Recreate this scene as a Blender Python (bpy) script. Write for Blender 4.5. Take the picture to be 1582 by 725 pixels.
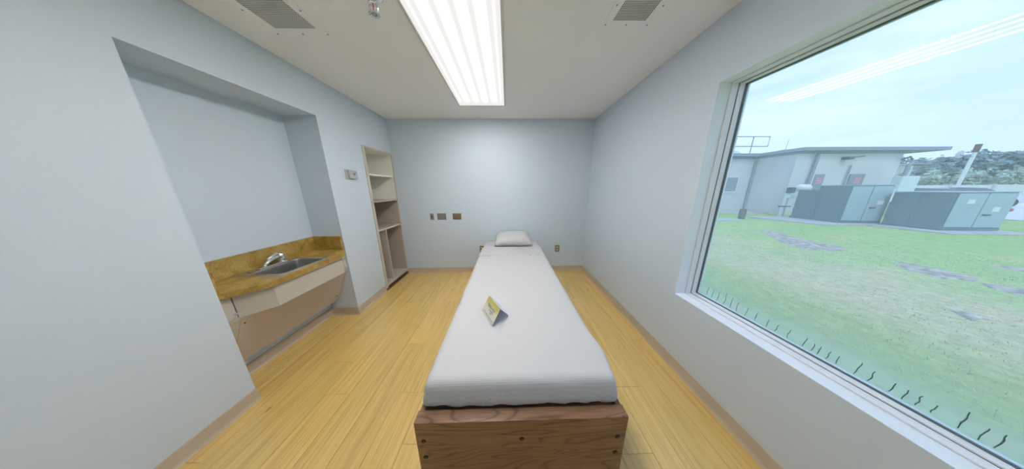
import bpy, bmesh, math, random
from mathutils import Vector, Matrix, noise

for o in list(bpy.data.objects):
    bpy.data.objects.remove(o)
scene = bpy.context.scene
C = scene.collection
RND = random.Random(7)

# ------------------------------------------------------------------ camera
F_PX, CAM_H = 293.963, 1.4227
cam_d = bpy.data.cameras.new('camera')
cam = bpy.data.objects.new('camera', cam_d)
C.objects.link(cam)
cam_d.sensor_fit = 'HORIZONTAL'
cam_d.sensor_width = 36
cam_d.lens = F_PX / 1582 * 36
cam_d.clip_start = 0.02
cam_d.clip_end = 600
cam.matrix_world = Matrix(((0.99972324, 0.01251887, -0.01991765, 0),
                           (-0.02227896, 0.23190864, -0.97248241, 0),
                           (-0.00755531, 0.97265701, 0.23212336, CAM_H),
                           (0, 0, 0, 1)))
scene.camera = cam

# ------------------------------------------------------------------ colour management
scene.view_settings.view_transform = 'Standard'
scene.view_settings.look = 'None'
scene.view_settings.gamma = 1
scene.view_settings.use_curve_mapping = False
scene.view_settings.exposure = 0.0


def lin(r, g, b):
    def f(c):
        c /= 255
        return c / 12.92 if c <= .04045 else ((c + .055) / 1.055) ** 2.4
    return (f(r), f(g), f(b), 1)


# ------------------------------------------------------------------ sky: thin high cloud over pale cyan
world = bpy.data.worlds.new('sky')
scene.world = world
world.use_nodes = True
wn = world.node_tree
wn.nodes.clear()


def nd(tree, kind, **kw):
    n = tree.nodes.new(kind)
    for k, v in kw.items():
        if k.startswith('_'):
            setattr(n, k[1:], v)
        else:
            n.inputs[k.replace('__', ' ')].default_value = v
    return n


def ramp(tree, fac, stops):
    r = tree.nodes.new('ShaderNodeValToRGB')
    e = r.color_ramp.elements
    while len(e) < len(stops):
        e.new(0.5)
    for i, (p, c) in enumerate(stops):
        e[i].position = p
        e[i].color = c if len(c) == 4 else (*c, 1)
    tree.links.new(fac, r.inputs[0])
    return r.outputs[0]


wt = nd(wn, 'ShaderNodeTexCoord')
sep = nd(wn, 'ShaderNodeSeparateXYZ')
wn.links.new(wt.outputs['Generated'], sep.inputs[0])
base = ramp(wn, sep.outputs[2], [(0.0, (.70, .83, 1.20)), (.12, (.64, .80, 1.22)), (.45, (.55, .745, 1.26)), (1, (.46, .68, 1.30))])
mp = nd(wn, 'ShaderNodeMapping')
mp.inputs['Scale'].default_value = (1.2, 2.2, 9)
mp.inputs['Rotation'].default_value = (.12, .05, .4)
wn.links.new(wt.outputs['Generated'], mp.inputs[0])
cn = nd(wn, 'ShaderNodeTexNoise', Scale=1.6, Detail=5, Roughness=.55, Distortion=.4)
wn.links.new(mp.outputs[0], cn.inputs[0])
cf = ramp(wn, cn.outputs[0], [(.40, (0, 0, 0)), (.62, (1, 1, 1))])
mx = nd(wn, 'ShaderNodeMixRGB')
wn.links.new(cf, mx.inputs[0])
wn.links.new(base, mx.inputs[1])
mx.inputs[2].default_value = (.80, .90, 1.16, 1)
bg = nd(wn, 'ShaderNodeBackground', Strength=1.40)
wn.links.new(mx.outputs[0], bg.inputs[0])
wo = nd(wn, 'ShaderNodeOutputWorld')
wn.links.new(bg.outputs[0], wo.inputs[0])

# soft veiled sun, behind the building that holds the room
sun_d = bpy.data.lights.new('sun', 'SUN')
sun_d.energy = .9
sun_d.angle = math.radians(18)
sun_d.color = (1, .98, .95)
sun = bpy.data.objects.new('sun', sun_d)
C.objects.link(sun)
sun.rotation_euler = Vector((.28, 1, -1.25)).to_track_quat('-Z', 'Y').to_euler()
sun.location = (-4, -14, 18)

LAMP = 15.0          # strength of the ceiling fixture's lens over its tubes

# ------------------------------------------------------------------ helpers
WL = {}


def tag(o, label=None, cat=None, group=None, kind=None):
    if label: o['label'] = label
    if cat: o['category'] = cat
    if group: o['group'] = group
    if kind: o['kind'] = kind
    return o


def obj(name, bm, mat, parent=None, bevel=0, smooth=False, seg=2):
    if bevel:
        bmesh.ops.remove_doubles(bm, verts=bm.verts, dist=1e-6)
        es = [e for e in bm.edges if len(e.link_faces) == 2 and e.calc_face_angle(0) > .6]
        bmesh.ops.bevel(bm, geom=es, offset=bevel, segments=seg, affect='EDGES', profile=.6, clamp_overlap=True)
    me = bpy.data.meshes.new(name)
    vs = [v.co for v in bm.verts]
    lo = Vector([min(v[i] for v in vs) for i in range(3)])
    hi = Vector([max(v[i] for v in vs) for i in range(3)])
    c = Vector(((lo.x + hi.x) / 2, (lo.y + hi.y) / 2, lo.z))
    bmesh.ops.translate(bm, verts=bm.verts, vec=-c)
    bm.to_mesh(me)
    bm.free()
    if smooth:
        for p in me.polygons:
            p.use_smooth = True
    me.materials.append(mat)
    o = bpy.data.objects.new(name, me)
    C.objects.link(o)
    WL[o.name] = c
    if parent:
        o.parent = parent
        o.location = c - WL[parent.name]
    else:
        o.location = c
    return o


def thing(name, loc, label, cat, group=None, kind=None):
    o = bpy.data.objects.new(name, None)
    o.empty_display_size = .1
    C.objects.link(o)
    o.location = loc
    WL[o.name] = Vector(loc)
    return tag(o, label, cat, group, kind)


def B(*boxes):
    bm = bmesh.new()
    for b in boxes:
        add_box(bm, *b)
    return bm


def add_box(bm, x0, x1, y0, y1, z0, z1, M=None):
    vs = [bm.verts.new((x, y, z)) for z in (z0, z1) for y in (y0, y1) for x in (x0, x1)]
    for f in ((0, 2, 3, 1), (4, 5, 7, 6), (0, 1, 5, 4), (2, 6, 7, 3), (0, 4, 6, 2), (1, 3, 7, 5)):
        bm.faces.new([vs[i] for i in f])
    if M:
        bmesh.ops.transform(bm, matrix=M, verts=vs)
    return vs


def add_tube(bm, pts, r, n=8, cap=True):
    """r: a number or a list of one radius for each point"""
    pts = [Vector(p) for p in pts]
    rs = r if isinstance(r, (list, tuple)) else [r] * len(pts)
    rings = []
    up = None
    for i, p in enumerate(pts):
        d = (pts[min(i + 1, len(pts) - 1)] - pts[max(i - 1, 0)]).normalized()
        if up is None:
            up = Vector((0, 0, 1)) if abs(d.z) < .9 else Vector((1, 0, 0))
        a = d.cross(up).normalized()
        b = a.cross(d).normalized()
        up = b
        rings.append([bm.verts.new(p + rs[i] * (math.cos(t) * a + math.sin(t) * b))
                      for t in [2 * math.pi * k / n for k in range(n)]])
    for r0, r1 in zip(rings, rings[1:]):
        for k in range(n):
            bm.faces.new((r0[k], r0[(k + 1) % n], r1[(k + 1) % n], r1[k]))
    if cap:
        bm.faces.new(rings[0][::-1])
        bm.faces.new(rings[-1])
    return bm


def T(pts, r, n=8):
    return add_tube(bmesh.new(), pts, r, n)


def lathe(prof, n=20, at=(0, 0, 0), axis='Z'):
    """prof: (radius, height) from one end to the other"""
    bm = bmesh.new()
    rings = []
    for r, h in prof:
        ring = []
        for k in range(n):
            t = 2 * math.pi * k / n
            a, b = r * math.cos(t), r * math.sin(t)
            v = {'Z': (a, b, h), 'Y': (a, h, b), 'X': (h, a, b)}[axis]
            ring.append(bm.verts.new(Vector(v) + Vector(at)))
        rings.append(ring)
    for r0, r1 in zip(rings, rings[1:]):
        for k in range(n):
            bm.faces.new((r0[k], r0[(k + 1) % n], r1[(k + 1) % n], r1[k]))
    bm.faces.new(rings[0][::-1])
    bm.faces.new(rings[-1])
    bmesh.ops.recalc_face_normals(bm, faces=bm.faces)
    return bm


def prism(poly, z0, z1, bm=None):
    bm = bm or bmesh.new()
    a = [bm.verts.new((x, y, z0)) for x, y in poly]
    b = [bm.verts.new((x, y, z1)) for x, y in poly]
    n = len(poly)
    bm.faces.new(a[::-1])
    bm.faces.new(b)
    for k in range(n):
        bm.faces.new((a[k], a[(k + 1) % n], b[(k + 1) % n], b[k]))
    bmesh.ops.recalc_face_normals(bm, faces=bm.faces)
    return bm


def rbox(x0, x1, y0, y1, z0, z1, r, step, keep=None, warp=None):
    """box with rounded edges on an even grid, open where keep() says no"""
    bm = bmesh.new()
    lo, hi = Vector((x0, y0, z0)), Vector((x1, y1, z1))
    n = [max(2, int(round((hi[i] - lo[i]) / step))) for i in range(3)]
    cache = {}

    def vert(i, j, k):
        key = (i, j, k)
        if key not in cache:
            p = Vector([lo[a] + (hi[a] - lo[a]) * q / n[a] for a, q in enumerate(key)])
            inner = Vector([min(max(p[a], lo[a] + r), hi[a] - r) for a in range(3)])
            d = p - inner
            if d.length > 1e-9:
                p = inner + d.normalized() * r
            if warp:
                p = warp(p)
            cache[key] = bm.verts.new(p)
        return cache[key]
    for a in range(3):
        b, c = (a + 1) % 3, (a + 2) % 3
        for s in (0, n[a]):
            for i in range(n[b]):
                for j in range(n[c]):
                    q = []
                    for di, dj in ((0, 0), (1, 0), (1, 1), (0, 1)):
                        k = [0, 0, 0]
                        k[a], k[b], k[c] = s, i + di, j + dj
                        q.append(tuple(k))
                    if keep and not keep(a, s > 0):
                        continue
                    f = [vert(*k) for k in q]
                    bm.faces.new(f if s else f[::-1])
    return bm


# ------------------------------------------------------------------ materials
def newmat(name):
    m = bpy.data.materials.new(name)
    m.use_nodes = True
    t = m.node_tree
    t.nodes.clear()
    out = nd(t, 'ShaderNodeOutputMaterial')
    b = nd(t, 'ShaderNodeBsdfPrincipled')
    t.links.new(b.outputs[0], out.inputs[0])
    return m, t, b, out


def coord(t, scale=(1, 1, 1), kind='Object', rot=(0, 0, 0)):
    c = nd(t, 'ShaderNodeTexCoord')
    m = nd(t, 'ShaderNodeMapping')
    m.inputs['Scale'].default_value = scale
    m.inputs['Rotation'].default_value = rot
    t.links.new(c.outputs[kind], m.inputs[0])
    return m.outputs[0]


def bump(t, b, h, strength, dist=.002):
    n = nd(t, 'ShaderNodeBump', Strength=strength, Distance=dist)
    t.links.new(h, n.inputs['Height'])
    t.links.new(n.outputs[0], b.inputs['Normal'])


def plain(name, col, rough=.5, metal=0, vary=.06, scale=8, bstr=0, bscale=60, spec=.5, bdist=.002):
    m, t, b, o = newmat(name)
    v = coord(t)
    n = nd(t, 'ShaderNodeTexNoise', Scale=scale, Detail=3)
    t.links.new(v, n.inputs[0])
    d = tuple(max(0, c * (1 - vary)) for c in col[:3])
    u = tuple(min(1, c * (1 + vary)) for c in col[:3])
    t.links.new(ramp(t, n.outputs[0], [(.3, d), (.7, u)]), b.inputs['Base Color'])
    b.inputs['Roughness'].default_value = rough
    b.inputs['Metallic'].default_value = metal
    b.inputs['Specular IOR Level'].default_value = spec
    if bstr:
        n2 = nd(t, 'ShaderNodeTexNoise', Scale=bscale, Detail=2)
        t.links.new(v, n2.inputs[0])
        bump(t, b, n2.outputs[0], bstr, bdist)
    return m


PAINT = plain('wall_paint', (.625, .705, .785, 1), .55, vary=.012, scale=1.2, bstr=.12, bscale=180, spec=.35)
CEIL = plain('ceiling_paint', (.94, .94, .935, 1), .7, vary=.012, scale=1.5, bstr=.1, bscale=150, spec=.2)
VINYL = plain('vinyl_baseboard', (.56, .47, .37, 1), .45, vary=.04, scale=5)
WINWHITE = plain('window_enamel', (.86, .88, .90, 1), .4, vary=.005)
GASKET = plain('rubber_gasket', (.10, .13, .13, 1), .6, vary=.2)
LAM_BEIGE = plain('beige_laminate', (.56, .505, .43, 1), .4, vary=.02, scale=3)
LAM_TAUPE = plain('taupe_laminate', (.58, .50, .445, 1), .45, vary=.02, scale=3)
LAM_CREAM = plain('cream_laminate', (.90, .885, .81, 1), .4, vary=.015)
STEEL = plain('brushed_steel', (.56, .55, .52, 1), .30, 1, vary=.1, scale=14)
CHROME = plain('chrome', (.86, .87, .88, 1), .06, 1, vary=.02)
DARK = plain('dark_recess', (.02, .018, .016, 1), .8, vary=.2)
PLATE_STEEL = plain('steel_cover_plate', (.30, .275, .25, 1), .42, .55, vary=.08, scale=30)
PLATE_BRASS = plain('bronze_cover_plate', (.26, .20, .13, 1), .40, .55, vary=.15, scale=25)
SHELF_TAUPE = plain('shelf_taupe_laminate', (.49, .415, .35, 1), .45, vary=.02, scale=3)
IVORY = plain('ivory_plastic', (.62, .55, .38, 1), .4)
GREY_PLASTIC = plain('grey_plastic', (.46, .47, .47, 1), .35, vary=.05, scale=20)
PLATE_GREY = plain('light_grey_plate', (.46, .47, .47, 1), .4)
WHITE_METAL = plain('white_enamel_metal', (.72, .72, .69, 1), .4, vary=.02)
SCREW = plain('screw_head', (.30, .30, .29, 1), .4, .6)
WALNUT_EDGE = plain('dark_kick', (.10, .055, .05, 1), .5)


def wood_floor():
    m, t, b, o = newmat('yellow_birch_plank')
    c = nd(t, 'ShaderNodeTexCoord')
    oi = nd(t, 'ShaderNodeObjectInfo')
    off = nd(t, 'ShaderNodeVectorMath', _operation='MULTIPLY_ADD')
    comb = nd(t, 'ShaderNodeCombineXYZ')
    for i in range(3):
        t.links.new(oi.outputs['Random'], comb.inputs[i])
    off.inputs[1].default_value = (37, 53, 19)
    t.links.new(comb.outputs[0], off.inputs[0])
    t.links.new(c.outputs['Object'], off.inputs[2])
    mp1 = nd(t, 'ShaderNodeMapping')
    mp1.inputs['Scale'].default_value = (26, 1.1, 1)
    t.links.new(off.outputs[0], mp1.inputs[0])
    g = nd(t, 'ShaderNodeTexNoise', Scale=1.6, Detail=5, Roughness=.62, Distortion=.35)
    t.links.new(mp1.outputs[0], g.inputs[0])
    mp2 = nd(t, 'ShaderNodeMapping')
    mp2.inputs['Scale'].default_value = (150, 2.2, 1)
    t.links.new(off.outputs[0], mp2.inputs[0])
    g2 = nd(t, 'ShaderNodeTexNoise', Scale=1, Detail=3, Roughness=.6)
    t.links.new(mp2.outputs[0], g2.inputs[0])
    col = ramp(t, g.outputs[0], [(.28, (.66, .42, .105)), (.47, (.77, .52, .145)), (.72, (.84, .60, .20))])
    fine = ramp(t, g2.outputs[0], [(.30, (.66, .58, .46)), (.48, (1, 1, 1))])
    mul = nd(t, 'ShaderNodeMixRGB', _blend_type='MULTIPLY')
    mul.inputs[0].default_value = .75
    t.links.new(col, mul.inputs[1])
    t.links.new(fine, mul.inputs[2])
    # small knots
    mp3 = nd(t, 'ShaderNodeMapping')
    mp3.inputs['Scale'].default_value = (9, 2.6, 1)
    t.links.new(off.outputs[0], mp3.inputs[0])
    vo = nd(t, 'ShaderNodeTexVoronoi', Scale=1)
    t.links.new(mp3.outputs[0], vo.inputs[0])
    kn = ramp(t, vo.outputs['Distance'], [(.03, (.26, .12, .03)), (.075, (1, 1, 1))])
    m2 = nd(t, 'ShaderNodeMixRGB', _blend_type='MULTIPLY')
    m2.inputs[0].default_value = .85
    t.links.new(mul.outputs[0], m2.inputs[1])
    t.links.new(kn, m2.inputs[2])
    # board to board tone
    hsv = nd(t, 'ShaderNodeHueSaturation')
    mr = nd(t, 'ShaderNodeMapRange')
    mr.inputs['To Min'].default_value = .95
    mr.inputs['To Max'].default_value = 1.05
    t.links.new(oi.outputs['Random'], mr.inputs[0])
    t.links.new(mr.outputs[0], hsv.inputs['Value'])
    t.links.new(m2.outputs[0], hsv.inputs['Color'])
    t.links.new(hsv.outputs[0], b.inputs['Base Color'])
    b.inputs['Roughness'].default_value = .36
    b.inputs['Specular IOR Level'].default_value = .5
    b.inputs['Coat Weight'].default_value = .9
    b.inputs['Coat IOR'].default_value = 1.85
    b.inputs['Coat Roughness'].default_value = .28
    bump(t, b, g2.outputs[0], .08, .001)
    return m


def dark_oak():
    m, t, b, o = newmat('dark_stained_oak')
    v = coord(t, (.75, 5, 5))
    ns = nd(t, 'ShaderNodeTexNoise', Scale=1.3, Detail=2, Distortion=.5)
    t.links.new(v, ns.inputs[0])
    mu = nd(t, 'ShaderNodeMath', _operation='MULTIPLY')
    mu.inputs[1].default_value = 105
    t.links.new(ns.outputs[0], mu.inputs[0])
    si = nd(t, 'ShaderNodeMath', _operation='SINE')
    t.links.new(mu.outputs[0], si.inputs[0])
    mr = nd(t, 'ShaderNodeMapRange')
    mr.inputs['From Min'].default_value = -1
    t.links.new(si.outputs[0], mr.inputs[0])
    v2 = coord(t, (6, 90, 90))
    n2 = nd(t, 'ShaderNodeTexNoise', Scale=1.5, Detail=3)
    t.links.new(v2, n2.inputs[0])
    c1 = ramp(t, mr.outputs[0], [(0, (.18, .09, .045)), (.14, (.275, .152, .086)), (1, (.315, .178, .10))])
    c2 = ramp(t, n2.outputs[0], [(.35, (.70, .64, .60)), (.6, (1, 1, 1))])
    mm = nd(t, 'ShaderNodeMixRGB', _blend_type='MULTIPLY')
    mm.inputs[0].default_value = .8
    t.links.new(c1, mm.inputs[1])
    t.links.new(c2, mm.inputs[2])
    t.links.new(mm.outputs[0], b.inputs['Base Color'])
    b.inputs['Roughness'].default_value = .38
    bump(t, b, n2.outputs[0], .15, .001)
    return m


def gold_laminate():
    m, t, b, o = newmat('gold_stone_laminate')
    v = coord(t)
    n = nd(t, 'ShaderNodeTexNoise', Scale=9, Detail=6, Roughness=.65, Distortion=.8)
    t.links.new(v, n.inputs[0])
    n2 = nd(t, 'ShaderNodeTexNoise', Scale=120, Detail=2)
    t.links.new(v, n2.inputs[0])
    c1 = ramp(t, n.outputs[0], [(.28, (.21, .115, .022)), (.45, (.38, .24, .055)), (.58, (.47, .325, .095)), (.75, (.55, .42, .17))])
    c2 = ramp(t, n2.outputs[0], [(.3, (.75, .72, .65)), (.6, (1.08, 1.05, 1))])
    mm = nd(t, 'ShaderNodeMixRGB', _blend_type='MULTIPLY')
    mm.inputs[0].default_value = .8
    t.links.new(c1, mm.inputs[1])
    t.links.new(c2, mm.inputs[2])
    t.links.new(mm.outputs[0], b.inputs['Base Color'])
    b.inputs['Roughness'].default_value = .35
    return m


def weave(name, col, k, strength):
    m, t, b, o = newmat(name)
    v = coord(t)
    w1 = nd(t, 'ShaderNodeTexWave', Scale=k, Distortion=.6)
    w1.bands_direction = 'X'
    w2 = nd(t, 'ShaderNodeTexWave', Scale=k, Distortion=.6)
    w2.bands_direction = 'Y'
    t.links.new(v, w1.inputs[0])
    t.links.new(v, w2.inputs[0])
    ad = nd(t, 'ShaderNodeMath', _operation='MULTIPLY')
    t.links.new(w1.outputs['Fac'], ad.inputs[0])
    t.links.new(w2.outputs['Fac'], ad.inputs[1])
    d = tuple(c * .93 for c in col[:3])
    t.links.new(ramp(t, ad.outputs[0], [(0, d), (.6, col)]), b.inputs['Base Color'])
    b.inputs['Roughness'].default_value = .85
    b.inputs['Specular IOR Level'].default_value = .15
    bump(t, b, ad.outputs[0], strength, .0015)
    return m


FLOORWOOD = wood_floor()
OAK = dark_oak()
GOLD = gold_laminate()
BLANKET = weave('white_thermal_weave', (.58, .58, .595, 1), 55, .35)
LINEN = weave('white_sheet_cotton', (.58, .58, .575, 1), 140, .12)
PILLOW = weave('white_pillowcase', (.60, .595, .58, 1), 120, .12)


def lens_mat():
    m, t, b, o = newmat('fluorescent_lens')
    t.nodes.remove(b)
    v = coord(t)
    s = nd(t, 'ShaderNodeSeparateXYZ')
    t.links.new(v, s.inputs[0])
    # four tubes show as bright bands through the acrylic lens
    mu = nd(t, 'ShaderNodeMath', _operation='MULTIPLY')
    mu.inputs[1].default_value = 2 * math.pi / .106
    t.links.new(s.outputs[0], mu.inputs[0])
    co = nd(t, 'ShaderNodeMath', _operation='COSINE')
    t.links.new(mu.outputs[0], co.inputs[0])
    mr = nd(t, 'ShaderNodeMapRange')
    mr.inputs['From Min'].default_value = 1
    mr.inputs['From Max'].default_value = -1
    t.links.new(co.outputs[0], mr.inputs[0])
    pw = nd(t, 'ShaderNodeMath', _operation='POWER')
    pw.inputs[1].default_value = 4.0
    t.links.new(mr.outputs[0], pw.inputs[0])
    # dim rim of the lens beyond the tube ends and sides
    ay = nd(t, 'ShaderNodeMath', _operation='ABSOLUTE')
    t.links.new(s.outputs[1], ay.inputs[0])
    ey = nd(t, 'ShaderNodeMapRange')
    ey.inputs['From Min'].default_value = 1.14
    ey.inputs['From Max'].default_value = 1.08
    t.links.new(ay.outputs[0], ey.inputs[0])
    ax = nd(t, 'ShaderNodeMath', _operation='ABSOLUTE')
    t.links.new(s.outputs[0], ax.inputs[0])
    ex = nd(t, 'ShaderNodeMapRange')
    ex.inputs['From Min'].default_value = .245
    ex.inputs['From Max'].default_value = .225
    t.links.new(ax.outputs[0], ex.inputs[0])
    p1 = nd(t, 'ShaderNodeMath', _operation='MULTIPLY')
    t.links.new(pw.outputs[0], p1.inputs[0])
    t.links.new(ey.outputs[0], p1.inputs[1])
    p2 = nd(t, 'ShaderNodeMath', _operation='MULTIPLY')
    t.links.new(p1.outputs[0], p2.inputs[0])
    t.links.new(ex.outputs[0], p2.inputs[1])
    st = nd(t, 'ShaderNodeMath', _operation='MULTIPLY_ADD')
    t.links.new(p2.outputs[0], st.inputs[0])
    st.inputs[1].default_value = LAMP * 3
    st.inputs[2].default_value = .90
    em = nd(t, 'ShaderNodeEmission')
    em.inputs[0].default_value = (1, .98, .945, 1)
    t.links.new(st.outputs[0], em.inputs[1])
    t.links.new(em.outputs[0], o.inputs[0])
    return m


def glass_mat():
    m, t, b, o = newmat('misted_window_glass')
    t.nodes.remove(b)
    tr = nd(t, 'ShaderNodeBsdfTransparent')
    tr.inputs[0].default_value = (.92, .975, .99, 1)
    df = nd(t, 'ShaderNodeBsdfDiffuse')
    df.inputs[0].default_value = (.82, .93, .93, 1)
    tl = nd(t, 'ShaderNodeBsdfTranslucent')
    tl.inputs[0].default_value = (.80, .94, 1, 1)
    mist = nd(t, 'ShaderNodeMixShader')
    mist.inputs[0].default_value = .55
    t.links.new(df.outputs[0], mist.inputs[1])
    t.links.new(tl.outputs[0], mist.inputs[2])
    v = coord(t)
    s = nd(t, 'ShaderNodeSeparateXYZ')
    t.links.new(v, s.inputs[0])
    n = nd(t, 'ShaderNodeTexNoise', Scale=5, Detail=4, Roughness=.6)
    t.links.new(v, n.inputs[0])
    ma = nd(t, 'ShaderNodeMath', _operation='MULTIPLY_ADD')     # height wobbled by noise
    t.links.new(n.outputs[0], ma.inputs[0])
    ma.inputs[1].default_value = -.12
    t.links.new(s.outputs[2], ma.inputs[2])
    f = ramp(t, ma.outputs[0], [(0, (.36, .36, .36)), (.07, (.23, .23, .23)), (.2, (.175, .175, .175)), (.5, (.16, .16, .16)), (1, (.13, .13, .13))])
    mr = nd(t, 'ShaderNodeMapRange')
    t.links.new(s.outputs[2], mr.inputs[0])
    m1 = nd(t, 'ShaderNodeMixShader')
    t.links.new(f, m1.inputs[0])
    t.links.new(tr.outputs[0], m1.inputs[1])
    t.links.new(mist.outputs[0], m1.inputs[2])
    gl = nd(t, 'ShaderNodeBsdfGlossy', Roughness=.015)
    gl.inputs[0].default_value = (1, 1, 1, 1)
    # reflectance of one face of the pane: a few percent, rising at grazing angles
    lw = nd(t, 'ShaderNodeLayerWeight', Blend=.5)
    p5 = nd(t, 'ShaderNodeMath', _operation='POWER')
    p5.inputs[1].default_value = 5
    t.links.new(lw.outputs['Facing'], p5.inputs[0])
    fr = nd(t, 'ShaderNodeMath', _operation='MULTIPLY_ADD')
    t.links.new(p5.outputs[0], fr.inputs[0])
    fr.inputs[1].default_value = .9
    fr.inputs[2].default_value = .013
    m2 = nd(t, 'ShaderNodeMixShader')
    t.links.new(fr.outputs[0], m2.inputs[0])
    t.links.new(m1.outputs[0], m2.inputs[1])
    t.links.new(gl.outputs[0], m2.inputs[2])
    t.links.new(m2.outputs[0], o.inputs[0])
    return m


LENS = lens_mat()
GLASS = glass_mat()
WATER = plain('water_runnel', (.10, .15, .13, 1), .08, vary=.3)

# ------------------------------------------------------------------ room shell (metres)
XL, XR, YB, YF, H = -1.768, 1.321, 3.145, -1.35, 2.44
NY0, NY1, NX, NZ = 1.076, 2.010, -2.075, 2.103          # sink niche
SY0, SZ1 = 2.53, 1.962                                 # bookcase opening
WY0, WY1, WZ0, WZ1 = -.42, 1.338, .603, 2.059          # window opening
XW = 1.506                                             # outer face of the window wall
XO = -2.30

floor = tag(obj('floor', B((XO, XW, YF - .15, YB + .15, -.16, -.012)), plain('subfloor', (.12, .08, .04, 1), .8)),
            'yellow birch plank floor of the bedroom', kind='structure')
PW, PL = .176, 1.152
joint = {.784: 1.084, .96: 1.780, 1.136: 1.528, -.976: 1.540, -1.152: 1.800, -.8: 1.088, -1.328: 1.090, -1.68: 1.81,
         -1.504: 1.36, -.624: 1.95}
plank_mesh = {}
k = -18
while True:
    x0 = round(.96 + PW * k, 3)
    k += 1
    if x0 > 1.2:
        break
    if x0 < -2.25:
        continue
    x1 = x0 + PW if x0 < 1.1 else XR + .004
    ylo, yhi = (YF, YB) if x1 > XL + .001 else (NY0 - .05, NY1 + .05)
    ph = joint.get(x0, RND.uniform(0, PL))
    ys = [ph + PL * i for i in range(-6, 6)]
    ys = [ylo] + [y for y in ys if ylo + .05 < y < yhi - .05] + [yhi]
    for ya, yb in zip(ys, ys[1:]):
        key = (round(x1 - x0, 3), round(yb - ya, 3))
        g = .0006
        if key not in plank_mesh:
            po = obj('plank', B((x0 + g, x1 - g, ya + g, yb - g, -.012, 0)), FLOORWOOD, floor, bevel=.0009, seg=1)
            plank_mesh[key] = po.data
        else:
            po = bpy.data.objects.new('plank', plank_mesh[key])
            C.objects.link(po)
            po.parent = floor
            po.location = Vector(((x0 + x1) / 2, (ya + yb) / 2, -.012)) - WL['floor']

tag(obj('ceiling', B((XO, XW, YF - .15, YB + .15, H, H + .18)), CEIL), 'flat off-white ceiling', kind='structure')
wl = thing('wall_left', (XL, 1, 0), 'pale blue painted wall with a tall sink recess', None, kind='structure')
for bx_ in ((XO, XL, YF, NY0, 0, H), (XO, NX, NY0, NY1, 0, H), (NX, XL, NY0, NY1, NZ, H),
            (XO, XL, NY1, SY0, 0, H), (XO, XL, SY0, YB, SZ1, H), (XO, XO + .10, SY0, YB, 0, SZ1)):
    obj('wall_section', B(bx_), PAINT, wl)
tag(obj('wall_back', B((XO, XW, YB, YB + .15, 0, H)), PAINT), 'pale blue painted wall behind the bed head', kind='structure')
tag(obj('wall_front', B((XO, XW, YF - .15, YF, 0, H)), PAINT), 'pale blue painted wall behind the viewer', kind='structure')
wr = thing('wall_right', (XR, 1, 0), 'pale blue painted wall around the large window', None, kind='structure')
for bx_ in ((XR, XW, YF, WY0, 0, H), (XR, XW, WY1, YB, 0, H), (XR, XW, WY0, WY1, 0, WZ0), (XR, XW, WY0, WY1, WZ1, H)):
    obj('wall_section', B(bx_), PAINT, wr)


def baseboard(name, segs, label):
    """segs: ((x0,y0),(x1,y1),(nx,ny)) - coved vinyl strips: a thin board with a flared toe"""
    root = None
    hgt, th = .093, .004
    prof = [(0, hgt), (th * .6, hgt), (th, hgt - .003), (th, .022), (th + .002, .012), (th + .007, .004), (th + .009, 0), (0, 0)]
    bm = bmesh.new()
    for (xa, ya), (xb, yb), (nx, ny) in segs:
        ra = [bm.verts.new((xa + nx * d, ya + ny * d, z)) for d, z in prof]
        rb = [bm.verts.new((xb + nx * d, yb + ny * d, z)) for d, z in prof]
        n = len(prof)
        for i in range(n):
            bm.faces.new((ra[i], ra[(i + 1) % n], rb[(i + 1) % n], rb[i]))
        bm.faces.new(ra)
        bm.faces.new(rb[::-1])
    bmesh.ops.recalc_face_normals(bm, faces=bm.faces)
    return tag(obj(name, bm, VINYL), label, kind='structure')


e = .001
baseboard('baseboard_left', [((XL + e, YF), (XL + e, NY0 + .004), (1, 0)), ((NX + e, NY0), (NX + e, NY1), (1, 0)),
                             ((NX, NY1 - e), (XL + .004, NY1 - e), (0, -1)), ((NX, NY0 + e), (XL + .004, NY0 + e), (0, 1)),
                             ((XL + e, NY1 - .004), (XL + e, SY0), (1, 0))], 'tan vinyl baseboard along the wall with the sink recess')
baseboard('baseboard_back', [((XL + .01, YB - e), (XR, YB - e), (0, -1))], 'tan vinyl baseboard behind the bed')
baseboard('baseboard_right', [((XR - e, YF), (XR - e, YB), (-1, 0))], 'tan vinyl baseboard under the window')
baseboard('baseboard_front', [((XL, YF + e), (XR, YF + e), (0, 1))], 'tan vinyl baseboard behind the viewer')

# ------------------------------------------------------------------ window
win = thing('window_1', (1.45, (WY0 + WY1) / 2, WZ0), 'large fixed window with white metal frame and misted glass', None, kind='structure')


def ring_members(name, x0, x1, inset, wd, mat, bev=.002):
    """four members of a rectangular frame ring set `inset` into the opening and `wd` wide"""
    a0, a1, c0, c1 = WY0 + inset, WY1 - inset, WZ0 + inset, WZ1 - inset
    for b in ((a0, a1, c0, c0 + wd), (a0, a1, c1 - wd, c1), (a0, a0 + wd, c0 + wd, c1 - wd), (a1 - wd, a1, c0 + wd, c1 - wd)):
        obj(name, B((x0, x1, b[0], b[1], b[2], b[3])), mat, win, bevel=bev, seg=2)


ring_members('window_frame', 1.400, 1.440, .0012, .0070, WINWHITE)
ring_members('frame_groove', 1.440, 1.4455, .0012, .0062, GASKET, 0)
ring_members('glazing_stop', 1.4455, 1.477, .0012, .0125, WINWHITE)
ring_members('gasket', 1.477, 1.4885, .0012, .0150, GASKET, 0)
ring_members('outer_frame', 1.4940, 1.5055, .0012, .0150, WINWHITE)
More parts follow.
